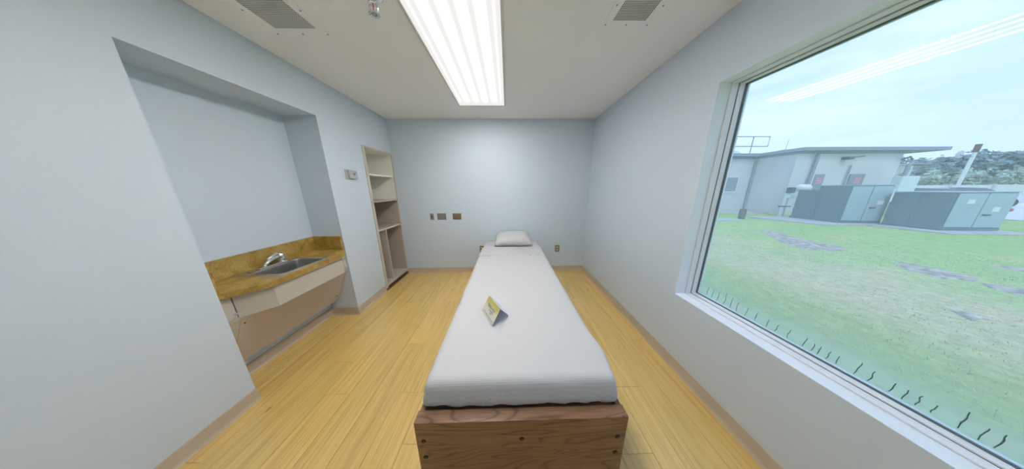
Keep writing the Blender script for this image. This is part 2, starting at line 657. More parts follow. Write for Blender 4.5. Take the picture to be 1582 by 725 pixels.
# pale liner, sky light put into its colour: sill, head and two jambs
LINER = plain('reveal_skylit_tint', (.88, .935, .98, 1), .5, vary=.01)
obj('window_sill', B((XR + .0005, 1.400, WY0, WY1, WZ0, WZ0 + .001)), LINER, win)
obj('head_liner', B((XR + .0005, 1.400, WY0, WY1, WZ1 - .001, WZ1)), LINER, win)
for ya_, yb_ in ((WY0, WY0 + .001), (WY1 - .001, WY1)):
    obj('jamb_liner', B((XR + .0005, 1.400, ya_, yb_, WZ0 + .001, WZ1 - .001)), LINER, win)
pane = obj('glass_pane', B((1.4885, 1.4935, WY0 + .010, WY1 - .010, WZ0 + .010, WZ1 - .010)), GLASS, win)
bmp = pane.data
streaks = [(1.252, .704, .639), (1.217, .702, .633), (1.179, .706, .634), (1.135, .72, .634), (1.098, .706, .634),
           (1.064, .699, .633), (1.013, .693, .633), (.967, .693, .634), (.913, .682, .633), (.874, .681, .634),
           (.829, .687, .634), (.772, .686, .634), (.746, .677, .634), (.726, .679, .634), (.699, .679, .633),
           (.672, .676, .634), (.623, .697, .633), (.591, .688, .634), (.547, .682, .636), (.522, .681, .634),
           (.499, .684, .638), (.473, .678, .641), (.43, .708, .637), (.402, .687, .634), (.381, .693, .635),
           (.345, .70, .64), (.30, .69, .635), (.24, .70, .64), (.18, .69, .636), (.1, .70, .64), (.02, .69, .638)]
for i, (y, za, zb) in enumerate(streaks):
    n = 7
    pts, rs = [], []
    for j in range(n):
        f = j / (n - 1)
        pts.append((1.4882, y + .0045 * noise.noise((i * 3.7, f * 2.6, 0)) + .004 * f, za + (zb - za) * f))
        rs.append(.0011 + .0010 * abs(noise.noise((i, f * 7, 5))))
    obj('water_run', T(pts, rs, 5), WATER, win)

# ------------------------------------------------------------------ ceiling fixture
LX0, LX1, LY0, LY1 = -.578, -.028, .20, 2.668
fx = thing('ceiling_light', ((LX0 + LX1) / 2, (LY0 + LY1) / 2, H - .016), 'long lit fluorescent fixture with four glowing tubes', 'ceiling light')
cx, cy = (LX0 + LX1) / 2, (LY0 + LY1) / 2
w = .018
for b in ((LX0 - w, LX1 + w, LY1, LY1 + w), (LX0 - w, LX1 + w, LY0 - w, LY0), (LX0 - w, LX0, LY0, LY1), (LX1, LX1 + w, LY0, LY1)):
    obj('trim_rail', B((b[0], b[1], b[2], b[3], H - .010, H - .0005)), WHITE_METAL, fx, bevel=.002)
obj('light_lens', B((LX0 + .002, LX1 - .002, LY0 + .002, LY1 - .002, H - .008, H - .003)), LENS, fx)
for yy in (1.42, .55):
    obj('latch', B((LX0 - .012, LX0 + .004, yy, yy + .022, H - .014, H - .010)), WHITE_METAL, fx, bevel=.001)


def vent(x0, x1, y1, n, px0, px1, py1, label):
    ym = y1 - (x1 - x0)
    py0 = ym - (py1 - y1)
    v = thing('ceiling_vent', ((x0 + x1) / 2, (y1 + ym) / 2, H - .004), label, 'air vent', 'perforated ceiling vents')
    obj('cover_plate', B((px0, x0, py0, py1, H - .004, H - .0005), (x1, px1, py0, py1, H - .004, H - .0005),
                         (x0, x1, py0, ym, H - .004, H - .0005), (x0, x1, y1, py1, H - .004, H - .0005)), CEIL, v)
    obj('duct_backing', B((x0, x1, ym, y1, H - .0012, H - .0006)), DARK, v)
    p = (x1 - x0) / n
    bm = bmesh.new()
    for i in range(1, n):
        add_box(bm, x0 + i * p - p * .18, x0 + i * p + p * .18, ym, y1, H - .0040, H - .0022)
        add_box(bm, x0, x1, ym + i * p - p * .18, ym + i * p + p * .18, H - .0038, H - .0020)
    obj('perforated_grille', bm, WHITE_METAL, v)
    m = .3 * (px1 - x1)
    xs = (px0 + m, (px0 + px1) / 2, px1 - m)
    for sx in xs:
        for sy in (py1 - m, (py0 + py1) / 2, py0 + m):
            if sx == xs[1] and sy == (py0 + py1) / 2:
                continue
            obj('screw', lathe([(.0045, H - .0062), (.0045, H - .0040)], 8, (sx, sy, 0)), SCREW, v)


vent(-1.474, -1.219, 1.524, 24, -1.525, -1.170, 1.585, 'square perforated vent in the ceiling near the sink recess')
vent(.666, .869, 1.442, 19, .620, .916, 1.486, 'square perforated vent in the ceiling near the window')

# sprinkler head
sx, sy = -.712, 1.300
sp = thing('fire_sprinkler', (sx, sy, H - .06), 'chrome pendent fire sprinkler on the ceiling beside the light fixture', 'sprinkler')
obj('escutcheon', lathe([(.012, H - .014), (.024, H - .012), (.036, H - .004), (.037, H - .0005)], 24, (sx, sy, 0)), CHROME, sp, smooth=True)
obj('body', lathe([(.010, H - .032), (.013, H - .030), (.013, H - .020), (.016, H - .019), (.016, H - .013)], 16, (sx, sy, 0)), CHROME, sp)
for s in (-1, 1):
    obj('frame_arm', T([(sx + s * .012, sy, H - .030), (sx + s * .017, sy, H - .040), (sx + s * .012, sy, H - .050), (sx, sy, H - .056)], .0028), CHROME, sp, smooth=True)
obj('glass_bulb', T([(sx, sy, H - .032), (sx, sy, H - .054)], [.002, .002]), plain('red_bulb', (.5, .05, .03, 1), .1), sp)
bm = lathe([(.006, H - .0605), (.006, H - .056)], 12, (sx, sy, 0))
for i in range(10):
    a = 2 * math.pi * i / 10
    add_box(bm, .005, .019, -.0035, .0035, H - .0605, H - .0590, Matrix.Translation((sx, sy, 0)) @ Matrix.Rotation(a, 4, 'Z'))
obj('deflector', bm, CHROME, sp)

sp.scale = (1.45, 1.45, 1.45)
sp.location.z = H - .06 * 1.45

# ------------------------------------------------------------------ sink counter in the niche
ZC = .806
ct = thing('sink_counter', (-1.9, 1.54, ZC - .2), 'wall-hung counter with gold stone-look top and beige apron', 'counter')
KX = -1.652
top_poly = [(NX + .002, NY0 + .002), (XL - .02, NY0 + .002), (KX, 1.248), (KX, 1.858), (XL - .012, NY1 - .002), (NX + .002, NY1 - .002)]
SX0, SX1, SYA, SYB = NX + .022, -1.690, 1.345, 1.750      # sink rim outline
bx0, bx1, by0, by1 = SX0 + .095, SX1 - .028, SYA + .032, SYB - .032   # bowl opening


def counter_top():
    bm = bmesh.new()
    hole = [(bx0 - .008, by0 - .008), (bx1 + .008, by0 - .008), (bx1 + .008, by1 + .008), (bx0 - .008, by1 + .008)]
    # ring polygons around the cut-out
    o = top_poly
    faces2d = [[o[0], o[1], o[2], hole[1], hole[0]], [o[2], o[3], hole[2], hole[1]], [o[3], o[4], o[5], hole[3], hole[2]], [o[5], o[0], hole[0], hole[3]]]
    for z, fl in ((ZC, False), (ZC - .036, True)):
        for f in faces2d:
            vs = [bm.verts.new((x, y, z)) for x, y in f]
            bm.faces.new(vs)
    for loop in (o, hole):
        n = len(loop)
        for i in range(n):
            (xa, ya), (xb, yb) = loop[i], loop[(i + 1) % n]
            bm.faces.new([bm.verts.new(q) for q in ((xa, ya, ZC - .036), (xb, yb, ZC - .036), (xb, yb, ZC), (xa, ya, ZC))])
    bmesh.ops.remove_doubles(bm, verts=bm.verts, dist=1e-5)
    bmesh.ops.recalc_face_normals(bm, faces=bm.faces)
    return bm


obj('counter_top', counter_top(), GOLD, ct)
obj('backsplash', B((NX + .001, NX + .020, NY0 + .002, NY1 - .002, ZC, ZC + .145)), GOLD, ct, bevel=.001)
obj('side_splash', B((NX + .020, XL - .014, NY1 - .021, NY1 - .002, ZC, ZC + .145)), GOLD, ct, bevel=.001)
obj('side_splash', B((NX + .020, XL - .014, NY0 + .002, NY0 + .021, ZC, ZC + .145)), GOLD, ct, bevel=.001)
# apron panels: angled, straight, angled
AX = -1.674
ap = [(XL - .030, NY0 + .003), (XL - .020, NY0 + .060), (AX, 1.266), (AX, 1.838), (XL - .020, NY1 - .030), (XL - .020, NY1 - .003)]


def panel(p, q, z0, z1, th, mat, name, gap=.0012):
    a, b = Vector((*p, 0)), Vector((*q, 0))
    d = (b - a).normalized()
    n = Vector((-d.y, d.x, 0))
    if n.x > 0:
        n = -n
    a, b = a + d * gap, b - d * gap
    poly = [(a.x, a.y), (b.x, b.y), (b.x + n.x * th, b.y + n.y * th), (a.x + n.x * th, a.y + n.y * th)]
    return obj(name, prism(poly, z0, z1), mat, ct, bevel=.0012, seg=1)


for p, q in zip(ap, ap[1:]):
    panel(p, q, ZC - .200, ZC - .044, .018, LAM_BEIGE, 'apron_panel')
for p, q in zip(ap, ap[1:]):
    panel((p[0] - .004, p[1]), (q[0] - .004, q[1]), ZC - .0435, ZC - .0365, .012, LAM_TAUPE, 'apron_reveal', .0002)
# sloping knee panel under the bowl, with a filler strip at either side
zt, zb, kxt, kxb = ZC - .2005, .205, -1.776, -1.962


def slope_panel(ya, yb, mat, name):
    bm = bmesh.new()
    q = [(kxt, zt), (kxb, zb), (kxb - .016, zb + .007), (kxt - .016, zt)]
    a = [bm.verts.new((x, ya, z)) for x, z in q]
    b = [bm.verts.new((x, yb, z)) for x, z in q]
    bm.faces.new(a)
    bm.faces.new(b[::-1])
    for i in range(4):
        bm.faces.new((a[i], b[i], b[(i + 1) % 4], a[(i + 1) % 4]))
    bmesh.ops.recalc_face_normals(bm, faces=bm.faces)
    return obj(name, bm, mat, ct, bevel=.001, seg=1)


kp = slope_panel(NY0 + .0625, NY1 - .0345, LAM_TAUPE, 'knee_panel')
slope_panel(NY0 + .002, NY0 + .061, LAM_BEIGE, 'filler_strip')
slope_panel(NY1 - .033, NY1 - .006, LAM_TAUPE, 'filler_strip')
for y, f in ((1.958, .17), (NY0 + .085, .86)):
    obj('screw_cap', lathe([(.004, 0), (.005, .004), (.004, .006)], 8, (kxb + (kxt - kxb) * f - .002, y, zb + (zt - zb) * f), 'X'), DARK, kp)
# underside board that closes the apron
obj('apron_bottom', prism([(NX + .004, NY0 + .004), (XL - .05, NY0 + .004), (AX - .02, 1.27), (AX - .02, 1.834), (XL - .05, NY1 - .004), (NX + .004, NY1 - .004)], ZC - .172, ZC - .160), LAM_TAUPE, ct)

# sink
sk = thing('sink', ((SX0 + SX1) / 2, (SYA + SYB) / 2, ZC - .14), 'square stainless steel drop-in sink set in the gold counter', 'sink')
zr = ZC + .0045
bm = bmesh.new()


def rrect(x0, x1, y0, y1, r, z, n=5):
    out = []
    for cxx, cyy, a0 in ((x1 - r, y1 - r, 0), (x0 + r, y1 - r, 90), (x0 + r, y0 + r, 180), (x1 - r, y0 + r, 270)):
        for i in range(n + 1):
            a = math.radians(a0 + 90 * i / n)
            out.append((cxx + r * math.cos(a), cyy + r * math.sin(a), z))
    return out


loops = [rrect(SX0, SX1, SYA, SYB, .018, ZC + .0005), rrect(SX0 + .004, SX1 - .004, SYA + .004, SYB - .004, .016, zr),
         rrect(bx0 - .004, bx1 + .004, by0 - .004, by1 + .004, .045, zr), rrect(bx0, bx1, by0, by1, .042, zr - .005),
         rrect(bx0 + .012, bx1 - .012, by0 + .012, by1 - .012, .04, ZC - .125), rrect(bx0 + .035, bx1 - .035, by0 + .035, by1 - .035, .03, ZC - .145)]
lv = [[bm.verts.new(p) for p in l] for l in loops]
for a, b in zip(lv, lv[1:]):
    n = len(a)
    for i in range(n):
        bm.faces.new((a[i], a[(i + 1) % n], b[(i + 1) % n], b[i]))
bm.faces.new(lv[-1])
bmesh.ops.recalc_face_normals(bm, faces=bm.faces)
for f in bm.faces:
    if f.normal.z < -.5 and f.calc_center_median().z > ZC:
        f.normal_flip()
bowl = obj('basin', bm, STEEL, sk, smooth=False)
obj('drain', lathe([(.036, ZC - .1445), (.036, ZC - .142), (.022, ZC - .1425), (.02, ZC - .1445)], 18, ((bx0 + bx1) / 2, (by0 + by1) / 2, 0)), CHROME, bowl)
obj('overflow_hole', lathe([(.008, 0), (.008, .002)], 10, (SX0 + .060, SYA + .052, zr - .0005)), DARK, bowl)

# faucet on the sink's rear deck
fxx, fyy = SX0 + .050, 1.545
fyy = 1.560
fa = thing('faucet', (fxx, fyy, zr), 'low chrome faucet with long curved spout on the sink deck', 'faucet')
obj('deck_plate', rbox(fxx - .026, fxx + .026, fyy - .105, fyy + .105, zr, zr + .010, .0045, .008), CHROME, fa, smooth=True)
by_ = fyy + .072
obj('body', lathe([(.026, zr + .008), (.024, zr + .030), (.023, zr + .055), (.020, zr + .072), (.010, zr + .082), (.002, zr + .084)], 18, (fxx, by_, 0)), CHROME, fa, smooth=True)
sp_pts = [(fxx + .004, by_ - .004, zr + .052), (fxx + .010, by_ - .040, zr + .060), (fxx + .018, by_ - .080, zr + .056), (fxx + .027, by_ - .120, zr + .043), (fxx + .034, by_ - .150, zr + .028)]
so_ = obj('spout', T(sp_pts, [.017, .0155, .014, .0125, .0115], 12), CHROME, fa, smooth=True)
obj('spout_tip', T([(fxx + .034, by_ - .150, zr + .030), (fxx + .036, by_ - .154, zr + .014)], [.0125, .012], 12), CHROME, so_, smooth=True)
obj('lever', T([(fxx, by_ + .004, zr + .080), (fxx + .004, by_ - .030, zr + .086), (fxx + .010, by_ - .078, zr + .074), (fxx + .016, by_ - .115, zr + .060)], [.011, .010, .008, .006], 10), CHROME, fa, smooth=True)

# ------------------------------------------------------------------ recessed bookcase
bk = thing('bookcase', (-1.95, 2.83, 0), 'tall narrow built-in bookcase with cream upper and taupe lower bays', 'bookcase')
bxb, bxf = -2.185, XL
ya, yb = SY0 + .003, YB - .004
th = .018
obj('side_panel', B((bxb, bxf, ya, ya + th, .035, 1.262)), SHELF_TAUPE, bk)
obj('side_panel', B((bxb, bxf, ya, ya + th, 1.284, SZ1 - .003)), LAM_CREAM, bk)
obj('side_panel', B((bxb, bxf, yb - th, yb, .035, 1.262)), SHELF_TAUPE, bk)
obj('side_panel', B((bxb, bxf, yb - th, yb, 1.284, SZ1 - .003)), LAM_CREAM, bk)
obj('back_panel', B((bxb, bxb + .012, ya + th, yb - th, .035, 1.262)), SHELF_TAUPE, bk)
obj('back_panel', B((bxb, bxb + .012, ya + th, yb - th, 1.284, SZ1 - .003)), LAM_CREAM, bk)
obj('top_panel', B((bxb + .012, bxf, ya + th, yb - th, SZ1 - .021, SZ1 - .003)), LAM_CREAM, bk)
obj('fixed_shelf', B((bxb, bxf + .006, ya, yb, 1.262, 1.284)), SHELF_TAUPE, bk, bevel=.001)
sh = obj('shelf', B((bxb + .014, bxf - .012, ya + th + .001, yb - th - .001, 1.612, 1.632)), LAM_CREAM, bk, bevel=.001)
obj('lower_shelf', B((bxb + .012, bxf + .002, ya + th, yb - th, .866, .890)), LAM_BEIGE, bk, bevel=.001)
obj('divider', B((bxb + .012, bxf - .002, 2.728, 2.746, .100, .866)), LAM_BEIGE, bk, bevel=.001)
obj('bottom_panel', B((bxb + .012, bxf + .004, ya + th, yb - th, .055, .100)), LAM_BEIGE, bk, bevel=.001)
# face frame
ff = bxf + .006
obj('stile', B((bxf, ff, ya - .002, ya + .042, .035, SZ1)), LAM_BEIGE, bk, bevel=.001)
obj('stile', B((bxf, ff, yb - .022, yb + .001, .035, SZ1)), LAM_BEIGE, bk, bevel=.001)
obj('rail', B((bxf, ff, ya + .042, yb - .022, SZ1 - .020, SZ1)), LAM_BEIGE, bk, bevel=.001)
obj('toe_kick', B((bxf - .02, bxf + .010, ya, yb, 0.001, .036)), WALNUT_EDGE, bk)
for zz in [1.40 + .032 * i for i in range(16)]:
    if abs(zz - 1.62) > .02:
        obj('peg_hole', lathe([(.0025, 0), (.0025, .0008)], 6, (bxf - .05, yb - th - .0009, zz), 'Y'), DARK, bk)

# ------------------------------------------------------------------ wall fittings
t = thing('thermostat', (XL, 2.28, 1.55), 'grey thermostat with clear guard box beside the bookcase', 'thermostat')
obj('wall_plate', B((XL, XL + .008, 2.208, 2.352, 1.548, 1.646)), PLATE_GREY, t, bevel=.002)
gb = obj('guard_box', B((XL + .008, XL + .030, 2.232, 2.350, 1.553, 1.640)), GREY_PLASTIC, t, bevel=.005)
obj('dial_window', B((XL + .030, XL + .0312, 2.285, 2.310, 1.600, 1.608)), DARK, gb)
obj('dial_window', B((XL + .030, XL + .0312, 2.290, 2.310, 1.588, 1.594)), DARK, gb)
obj('indicator', B((XL + .030, XL + .0314, 2.290, 2.305, 1.595, 1.599)), plain('pale_indicator', (.8, .8, .78, 1), .4), gb)
obj('key_slot', T([(XL + .0305, 2.312, 1.607), (XL + .0305, 2.336, 1.620)], .0015, 5), DARK, gb)
for yy, zz in ((2.25, 1.628), (2.255, 1.563), (2.335, 1.563)):
    obj('screw', lathe([(.003, 0), (.003, .0015)], 8, (XL + .030, yy, zz), 'X'), SCREW, gb)


def plate(name, x0, x1, z0, z1, mat, label, cat):
    p = thing(name, ((x0 + x1) / 2, YB, z0), label, cat)
    q = obj('cover_plate', B((x0, x1, YB - .006, YB - .0003, z0, z1)), mat, p, bevel=.002)
    return p, q


p, q = plate('key_switch', -1.279, -1.221, .938, 1.043, PLATE_STEEL, 'narrow steel switch plate with dark key slot, nearest the bookcase', 'switch')
obj('slot', B((-1.2545, -1.2455, YB - .0072, YB - .006, .970, 1.005)), DARK, q)
for zz in (.950, 1.030):
    obj('screw', lathe([(.003, 0), (.003, .0012)], 8, (-1.25, YB - .0072, zz), 'Y'), SCREW, q)
p, q = plate('blank_plate', -1.164, -1.019, .937, 1.043, PLATE_STEEL, 'blank steel cover plate, middle of the three on the back wall', 'cover plate')
for xx in (-1.115, -1.068):
    for zz in (.948, 1.032):
        obj('screw', lathe([(.003, 0), (.003, .0012)], 8, (xx, YB - .0072, zz), 'Y'), SCREW, q)
p, q = plate('blank_plate', -.911, -.771, .941, 1.042, PLATE_BRASS, 'bronze blank cover plate, closest of the three to the bed', 'cover plate')
for xx in (-.865, -.818):
    for zz in (.951, 1.032):
        obj('screw', lathe([(.003, 0), (.003, .0012)], 8, (xx, YB - .0072, zz), 'Y'), IVORY, q)


def outlet(xc, z0, label):
    p, q = plate('power_outlet', xc - .036, xc + .036, z0, z0 + .114, PLATE_BRASS, label, 'outlet')
    for zz in (z0 + .034, z0 + .080):
        r = obj('receptacle', rbox(xc - .017, xc + .017, YB - .0085, YB - .0055, zz - .014, zz + .014, .0014, .006), IVORY, q)
        for dx in (-.006, .006):
            obj('slot', B((xc + dx - .001, xc + dx + .001, YB - .0092, YB - .0084, zz - .005, zz + .006)), DARK, r)


outlet(.849, .358, 'bronze power outlet low on the back wall, window side of the bed')
outlet(-.458, .366, 'bronze power outlet half hidden by the bed head')

# ------------------------------------------------------------------ bed
BX0, BX1, BY0, BY1, BZ = -.416, .518, .612, 3.125, .450
bed = thing('bed', (.05, 1.87, 0), 'dark stained oak platform bed frame with bolted foot panel', 'bed')
fb = obj('footboard', prism([(BX0, BY0), (BX1, BY0), (BX1, BY0 + .052), (BX0, BY0 + .052)], .03, BZ), OAK, bed, bevel=.004)
for hx, hz in ((-.383, .346), (-.384, .247), (.049, .341), (.481, .334), (.481, .236)):
    bo = obj('bolt_hole', lathe([(.0105, 0), (.0105, .0015), (.0085, .0018), (.0085, .0004)], 14, (hx, BY0 - .0014, hz), 'Y'), DARK, fb)
    obj('bolt_head', lathe([(.0050, 0), (.0050, .0006)], 6, (hx + .002, BY0 - .0018, hz - .003), 'Y'), plain('dull_bolt', (.10, .085, .07, 1), .5), bo)
obj('headboard', B((BX0, BX1, BY1 - .045, BY1, .03, .42)), OAK, bed, bevel=.003)
for xa, xb in ((BX0 + .004, BX0 + .030), (BX1 - .030, BX1 - .004)):
    obj('side_rail', B((xa, xb, BY0 + .052, BY1 - .045, .06, BZ - .006)), OAK, bed, bevel=.003)
obj('platform', B((BX0 + .030, BX1 - .030, BY0 + .052, BY1 - .045, .405, .432)), OAK, bed)
for xa in (BX0 + .002, BX1 - .062):
    for yy in (BY0 + .06, BY1 - .11):
        obj('foot', B((xa, xa + .06, yy, yy + .06, 0, .06)), OAK, bed)
for xa in (BX0 + .02, BX1 - .08):
    obj('foot', B((xa, xa + .06, BY0 + .006, BY0 + .046, 0, .031)), OAK, bed)

MX0, MX1, MY0, MY1, MZ0, MZ1 = -.384, .486, .690, 3.110, .434, .574


def sag(p):
    z = p.z
    if z > .5:
        z += .004 * noise.noise((p.x * 5, p.y * 4, 0))
    return Vector((p.x, p.y, z))


mt = obj('mattress', rbox(MX0, MX1, MY0, MY1, MZ0, MZ1, .03, .03, warp=sag), LINEN, smooth=True)
tag(mt, 'long white-sheeted mattress lying on the oak bed frame', 'mattress')


def drape(p):
    x, y, z = p
    h = (MZ1 + .006 - z) / .13                        # 0 on top, 1 at hem
    h = min(max(h, 0), 1)
    sidex = 0
    # cloth flares a little towards the hem
    if x < MX0 + .03:
        sidex = -.021 * h
    if x > MX1 - .03:
        sidex = .017 * h
    if y < MY0 + .03:
        y -= .030 * h + .005 * noise.noise((x * 14, 3, 0)) * h
        x += (.02 if x > 0 else -.012) * 0
        z += .010 * h * noise.noise((x * 11, 9, 1)) + .004 * h * noise.noise((x * 34, 2, 7))
        y += .007 * h * noise.noise((x * 19, z * 6, 2)) + .003 * noise.noise((x * 40, z * 14, 5))
    if x < MX0 + .03 or x > MX1 - .03:
        sidex += .006 * noise.noise((y * 5, 7, 1)) * h
        z += .006 * h * noise.noise((y * 9, 3, 3))
        if x > .4:                                     # a bulge near the foot
            sidex += .022 * math.exp(-((y - .86) / .10) ** 2) * (1 - .3 * h)
    if h < .3:
        z += .0028 * noise.noise((x * 6, y * 5, 4)) + .0012 * noise.noise((x * 22, y * 18, 8))
    return Vector((x + sidex, y, z))


bl = obj('blanket', rbox(MX0 - .005, MX1 + .005, MY0 - .006, 2.745, .452, MZ1 + .006, .034, .02,
                         keep=lambda a, s: not ((a == 2 and not s) or (a == 1 and s)), warp=drape), BLANKET, smooth=True)
tag(bl, 'white woven thermal blanket tucked over the mattress', 'blanket')
so = bl.modifiers.new('thickness', 'SOLIDIFY')
so.thickness = .004
so.offset = -1


def cuffwarp(p):
    q = drape(p)
    q.z += .0015 * noise.noise((p.x * 30, p.y * 3, 2)) + (.002 * noise.noise((p.x * 13, 1, 6)) if p.y < 2.36 else 0)
    return q


cf_ = obj('folded_cuff', rbox(MX0 - .009, MX1 + .009, 2.335, 2.750, .458, MZ1 + .012, .034, .02,
                              keep=lambda a, s: not ((a == 2 and not s) or a == 1), warp=cuffwarp), BLANKET, bl, smooth=True)
so = cf_.modifiers.new('thickness', 'SOLIDIFY')
so.thickness = .004
so.offset = -1
# grey strips standing in for the shadow gaps along the cuff edge
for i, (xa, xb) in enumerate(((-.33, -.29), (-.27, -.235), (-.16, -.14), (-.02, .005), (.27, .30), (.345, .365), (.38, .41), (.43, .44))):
    obj('hem_shadow_gap', B((xa, xb, 2.3345, 2.3385, MZ1 + .0105, MZ1 + .0135)), plain('grey_hem_shade', (.35, .35, .36, 1), .9), cf_)


def puff(p):
    # p in the unit pillow: x -1..1, y -1..1, z -1..1
    x, y, z = p
    e = max(0, 1 - abs(x) ** 5) ** .5 * max(0, 1 - abs(y) ** 5) ** .5
    X = .073 + .285 * x * (1 - .035 * (1 - y * y) - .05 * (y > 0) * y)
    Y = 2.925 + .180 * y * (1 - .05 * (1 - x * x))
    tilt = .075 * (y + 1) / 2
    zt_ = .003 + .108 * e * (1 + .10 * noise.noise((x * 1.6, y * 1.6, 2)) + .13 * x)
    Z = MZ1 + .0145 + (tilt + zt_ if z > 0 else -.001 + tilt * .1)
    Z += .005 * noise.noise((x * 4, y * 4, 1)) * (z > 0)
    return Vector((X, Y, Z))


bm = bmesh.new()
n = 28
gr = {}
for s in (1, -1):
    for i in range(n + 1):
        for j in range(n + 1):
            edge = i in (0, n) or j in (0, n)
            if edge and s == -1:
                gr[s, i, j] = gr[1, i, j]
            else:
                gr[s, i, j] = bm.verts.new(puff((i / n * 2 - 1, j / n * 2 - 1, s)))
    for i in range(n):
        for j in range(n):
            f = [gr[s, i, j], gr[s, i + 1, j], gr[s, i + 1, j + 1], gr[s, i, j + 1]]
            bm.faces.new(f if s == 1 else f[::-1])
pl = obj('pillow', bm, PILLOW, smooth=True)
tag(pl, 'plump white pillow at the head of the bed', 'pillow')
obj('care_tag', B((.350, .372, 2.80, 2.803, MZ1 + .010, MZ1 + .050)), plain('white_tag', (.8, .8, .82, 1), .7), pl)

# ------------------------------------------------------------------ tent card
bl_, br_, b2_ = Vector((-.195, 1.198, 0)), Vector((-.108, 1.032, 0)), Vector((-.004, 1.132, 0))
zc0 = MZ1 + .0125
ridge_h = .085
u = (br_ - bl_)                    # along the ridge
wv = (b2_ - br_)                   # across
tc = thing('tent_card', ((bl_ + b2_) / 2 + Vector((0, 0, zc0)))[:], 'folded white tent card with yellow top on the blanket', 'card')


def card_mat():
    m, t_, b, o = newmat('card_print')
    v = coord(t_, kind='UV')
    s = nd(t_, 'ShaderNodeSeparateXYZ')
    t_.links.new(v, s.inputs[0])
    t_.links.new(ramp(t_, s.outputs[1], [(.46, (.62, .60, .54)), (.58, (.57, .54, .36)), (.72, (.50, .46, .16)), (1, (.48, .42, .10))]), b.inputs['Base Color'])
    b.inputs['Roughness'].default_value = .5
    return m


def paper(col):
    m, t_, b, o = newmat('white_card')
    b.inputs['Base Color'].default_value = col
    b.inputs['Roughness'].default_value = .6
    n_ = nd(t_, 'ShaderNodeTexNoise', Scale=40)
    bump(t_, b, n_.outputs[0], .05, .001)
    tl = nd(t_, 'ShaderNodeBsdfTranslucent')
    tl.inputs[0].default_value = (.80, .86, .95, 1)
    mx_ = nd(t_, 'ShaderNodeMixShader')
    mx_.inputs[0].default_value = .45
    t_.links.new(b.outputs[0], mx_.inputs[1])
    t_.links.new(tl.outputs[0], mx_.inputs[2])
    t_.links.new(mx_.outputs[0], o.inputs[0])
    return m


CARD = paper((.80, .84, .90, 1))
CARDP = card_mat()
INK = plain('black_ink', (.05, .05, .045, 1), .6)
up_ = Vector((0, 0, 1))


def card_pt(face, a, h):
    """a 0..1 along the ridge, h 0..1 from foot to ridge"""
    foot = (bl_ + u * a) if face == 0 else (bl_ + wv + u * a)
    rid = bl_ + wv * .5 + u * a + up_ * ridge_h
    return foot.lerp(rid, h) + up_ * zc0


def leaf(face, mat, name):
    me = bpy.data.meshes.new(name)
    q = [card_pt(face, a, h) for a, h in ((0, 0), (1, 0), (1, 1), (0, 1))]
    c = WL[tc.name]
    nrm = (q[1] - q[0]).cross(q[3] - q[0]).normalized() * .0006
    vs = [p - c for p in q] + [p - nrm - c for p in q]
    me.from_pydata(vs, [], [(0, 1, 2, 3), (7, 6, 5, 4), (0, 4, 5, 1), (1, 5, 6, 2), (2, 6, 7, 3), (3, 7, 4, 0)])
    uv = me.uv_layers.new()
    tex = [(0, 0), (1, 0), (1, 1), (0, 1)] * 2
    for l in me.loops:
        uv.data[l.index].uv = tex[l.vertex_index]
    me.materials.append(mat)
    me.materials.append(CARD)
    for i, p in enumerate(me.polygons):
        p.material_index = 0 if i == (0 if face == 0 else 1) or mat is CARD else 1
    o = bpy.data.objects.new(name, me)
    C.objects.link(o)
    o.parent = tc
    WL[o.name] = c
    return o


cfront = leaf(0, CARDP, 'card_front')
cback = leaf(1, CARD, 'card_back')
# printed lines, as small raised ink strokes lying on the front leaf
fn = (card_pt(0, 1, 0) - card_pt(0, 0, 0)).cross(card_pt(0, 0, 1) - card_pt(0, 0, 0)).normalized()
if fn.x > 0:
    fn = -fn


def ink(a0, a1, h0, hh, wgt, freq, seed, name):
    bm = bmesh.new()
    pts = []
    n = int(freq * 8)
    for i in range(n + 1):
        f = i / n
        a = a0 + (a1 - a0) * f + .012 * math.cos(f * freq * 6.28)
        h = h0 + hh * (.5 * math.sin(f * freq * 6.28) + .5 * noise.noise((f * freq * 1.7, seed, 0)))
        pts.append(card_pt(0, a, h) + fn * .0009)
    add_tube(bm, pts, wgt, 4)
    obj(name, bm, INK, cfront)


ink(.20, .80, .60, .15, .0011, 5.5, 3, 'script_title')
ink(.42, .76, .44, .07, .0007, 8, 5, 'script_line')
ink(.52, .66, .33, .05, .0005, 4, 6, 'script_line')
ink(.10, .90, .13, .035, .0006, 22, 8, 'script_line')

# ================================================================== outside the window
GZ = -.25


